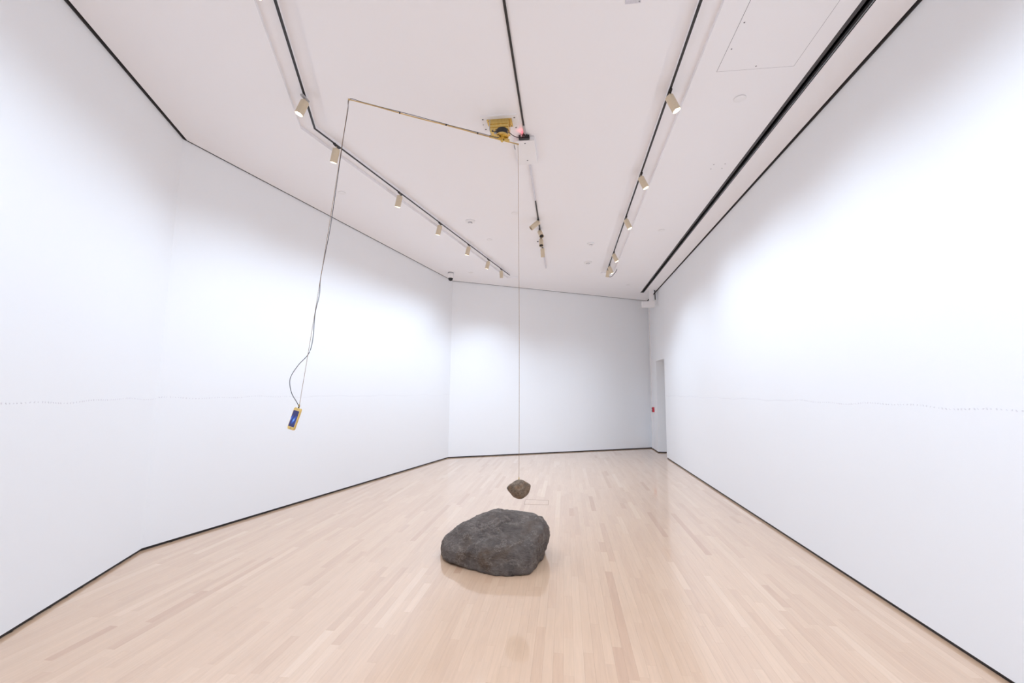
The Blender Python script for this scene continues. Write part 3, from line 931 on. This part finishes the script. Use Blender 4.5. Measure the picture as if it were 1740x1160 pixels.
# access panel
ap = thing('access_panel', 'white square access panel outlined by a thin gap in the ceiling', 'access panel', (1.495, 2.9, H))
bm = bmesh.new()
x0, x1, y0, y1 = 1.205, 1.781, 2.45, 3.378
g = 0.0028
for a in ((x0, x1, y1 - g * 0.9, y1), (x0, x1, y0, y0 + g), (x0, x0 + g, y0, y1), (x1 - g, x1, y0, y1)):
    box(bm, *a, H - 0.0008, H + 0.0005)
kid('gap', bm, M['screw'], ap)
bm = bmesh.new(); box(bm, x0 + g, x1 - g, y0 + g, y1 - g, H - 0.0016, H + 0.0004); kid('door', bm, M['ceiling'], ap)
for x, y in ((1.236, 2.909), (1.236, 3.145), (1.489, 3.345), (1.236, 2.66)):
    bm = bmesh.new(); lathe(bm, [(0.004, H - 0.0036), (0.0065, H - 0.001)], 10, Matrix.Translation((x, y, 0))); kid('screw', bm, M['screw'], ap)

# concealed sprinkler covers
spr = [((1.512, 3.729), 'round white sprinkler cover beside the access panel'), ((1.515, 6.865), 'round white sprinkler cover midway between straight track and slot'),
       ((1.50, 10.445), 'round white sprinkler cover close to the rear end of the slot'), ((-2.872, 5.101), 'round white sprinkler cover between the bent track and the angled wall'),
       ((-0.709, 5.978), 'round white sprinkler cover beside the hanging chain and middle track'), ((-2.025, 9.042), 'round white sprinkler cover near the dome camera'),
       ((-1.262, 7.034), 'round white sprinkler cover just past the smoke detector')]
for (x, y), lab in spr:
    bm = bmesh.new()
    lathe(bm, [(0.044, -0.008), (0.050, -0.006), (0.050, -0.003), (0.042, 0.0)], 28)
    o = finish('sprinkler_cover', bm, M['white']); o.location = (x, y, H)
    tag(o, lab, 'sprinkler', 'flush sprinkler covers in the ceiling')
det = [((-1.412, 6.194), 0.072, 'white smoke detector with a small nub near the bent track'), ((0.446, 7.373), 0.058, 'smaller white smoke detector between middle and straight tracks'),
       ((0.452, 8.481), 0.076, 'larger white smoke detector farther back between middle and straight tracks')]
for (x, y), r, lab in det:
    t = thing('smoke_detector', lab, 'smoke detector', (x, y, H), 'ceiling detectors')
    bm = bmesh.new(); lathe(bm, [(r * 0.70, -0.022), (r, -0.016), (r, 0)], 28); finish('base', bm, M['white'], t)
    bm = bmesh.new(); lathe(bm, [(r * 0.18, -0.056), (r * 0.34, -0.050), (r * 0.42, -0.022)], 20); finish('sensor_nub', bm, M['white'], t)
    bm = bmesh.new(); lathe(bm, [(r * 0.43, -0.034), (r * 0.43, -0.028)], 20); finish('vent_ring', bm, M['screw'], t)
# small cover plate at the frame's top
t = thing('cover_plate', 'small white cover plate with one screw beside the straight track', 'cover plate', (0.45, 2.60, H))
bm = bmesh.new(); bevel_box(bm, -0.05, 0.05, -0.07, 0.07, -0.006, 0, 0.002, 1); finish('plate', bm, M['track_white'], t)
bm = bmesh.new(); lathe(bm, [(0.003, -0.008), (0.005, -0.006)], 10, Matrix.Translation((0.04, 0.055, 0))); finish('screw', bm, M['screw'], t)

# dome camera
t = thing('dome_camera', 'white security camera with a black dome hanging at the far left corner', 'camera', (-2.46, 9.0, H))
bm = bmesh.new(); lathe(bm, [(0.055, -0.018), (0.062, -0.014), (0.062, 0)], 24); finish('ceiling_mount', bm, M['alu'], t)
bm = bmesh.new(); lathe(bm, [(0.058, -0.125), (0.066, -0.115), (0.066, -0.028), (0.05, -0.018)], 24); finish('body', bm, M['white'], t)
bm = bmesh.new(); lathe(bm, [(0.052 * math.cos(a), -0.125 - 0.062 * math.sin(a)) for a in [k * math.pi / 2 / 8 for k in range(8)]], 24); finish('dome', bm, M['black'], t, True)

# boxy fixture in the far right corner
t = thing('exit_fixture', 'white boxy fixture on a short ceiling bracket above the doorway corner', 'fixture', (2.08, 11.05, H))
bm = bmesh.new(); bevel_box(bm, 1.907, 2.215, 11.0, 11.12, 3.607, 3.755, 0.008); kid('housing', bm, M['white'], t)
bm = bmesh.new(); box(bm, 2.085, 2.185, 11.01, 11.03, 3.755, H); box(bm, 2.085, 2.115, 11.03, 11.16, 3.79, H); kid('bracket', bm, M['white'], t)
bm = bmesh.new(); lathe(bm, [(0.012, 0), (0.010, 0.03)], 10, Matrix.Translation((2.07, 11.03, 3.78))); kid('cable_gland', bm, M['black'], t)
bm = bmesh.new(); tube(bm, [(2.235, 11.06, H), (2.238, 11.06, 3.80)], 0.012); kid('conduit', bm, M['track'], t)
bm = bmesh.new(); box(bm, 2.288, 2.306, 12.16, 12.21, BASE_H, 3.98)
tag(finish('cable_raceway', bm, M['white']), 'slim white vertical raceway running down the rear right corner', 'raceway')
# fire alarm pull station
t = thing('alarm_pull', 'small red fire alarm pull station on the wall beside the doorway', 'fire alarm', (2.306, 11.91, 1.05))
bm = bmesh.new(); bevel_box(bm, -0.05, 0, -0.045, 0.045, -0.062, 0.062, 0.006); finish('body', bm, M['red'], t)
bm = bmesh.new(); box(bm, -0.056, -0.048, -0.035, 0.035, 0.012, 0.046); finish('handle', bm, M['black'], t)
bm = bmesh.new(); box(bm, -0.056, -0.048, -0.030, 0.030, -0.05, -0.022); finish('cover', bm, M['black'], t)

# ------------------------------------------------------------------ wavering line of small marks round the walls
def tick_line(a, b, z, label, seed):
    a, b = Vector(a), Vector(b)
    d = (b - a).normalized(); n = Vector((d.y, -d.x))
    mid = Vector((-0.6, 5))
    if (mid - a).dot(n) < 0: n = -n
    rd = random.Random(seed)
    verts, faces = [], []
    Lg = (b - a).length; s = 0.02
    while s < Lg - 0.02:
        zz = z + 0.007 * math.sin(s * 5.1 + seed) + 0.005 * math.sin(s * 13.0)
        hh = rd.uniform(0.003, 0.006); ww = rd.uniform(0.0025, 0.005); tl = rd.uniform(-0.004, 0.004)
        k = len(verts)
        c = a + d * s
        for e in (0.0, 0.0012):
            for du, dz in ((-ww - tl, -hh), (ww - tl, -hh), (ww + tl, hh), (-ww + tl, hh)):
                p = c + d * du + n * e
                verts.append((p.x, p.y, zz + dz))
        for f in ((4, 5, 6, 7), (0, 1, 5, 4), (1, 2, 6, 5), (2, 3, 7, 6), (3, 0, 4, 7)):
            faces.append([k + i for i in f])
        s += rd.uniform(0.020, 0.034)
    me = bpy.data.meshes.new('wall_marks'); me.from_pydata(verts, [], faces); me.materials.append(M['tick'])
    o = bpy.data.objects.new('wall_marks', me); COL.objects.link(o)
    tag(o, label, 'marks', None, 'stuff')
tick_line(P_A, P_L, 1.397, 'faint wavering row of tiny marks along the short left wall', 1)
tick_line(P_L, P_BL, 1.400, 'faint wavering row of tiny marks along the long angled wall', 2)
tick_line((2.306, DOOR_Y0), P_R, 1.428, 'faint wavering row of tiny marks along the long straight wall', 3)
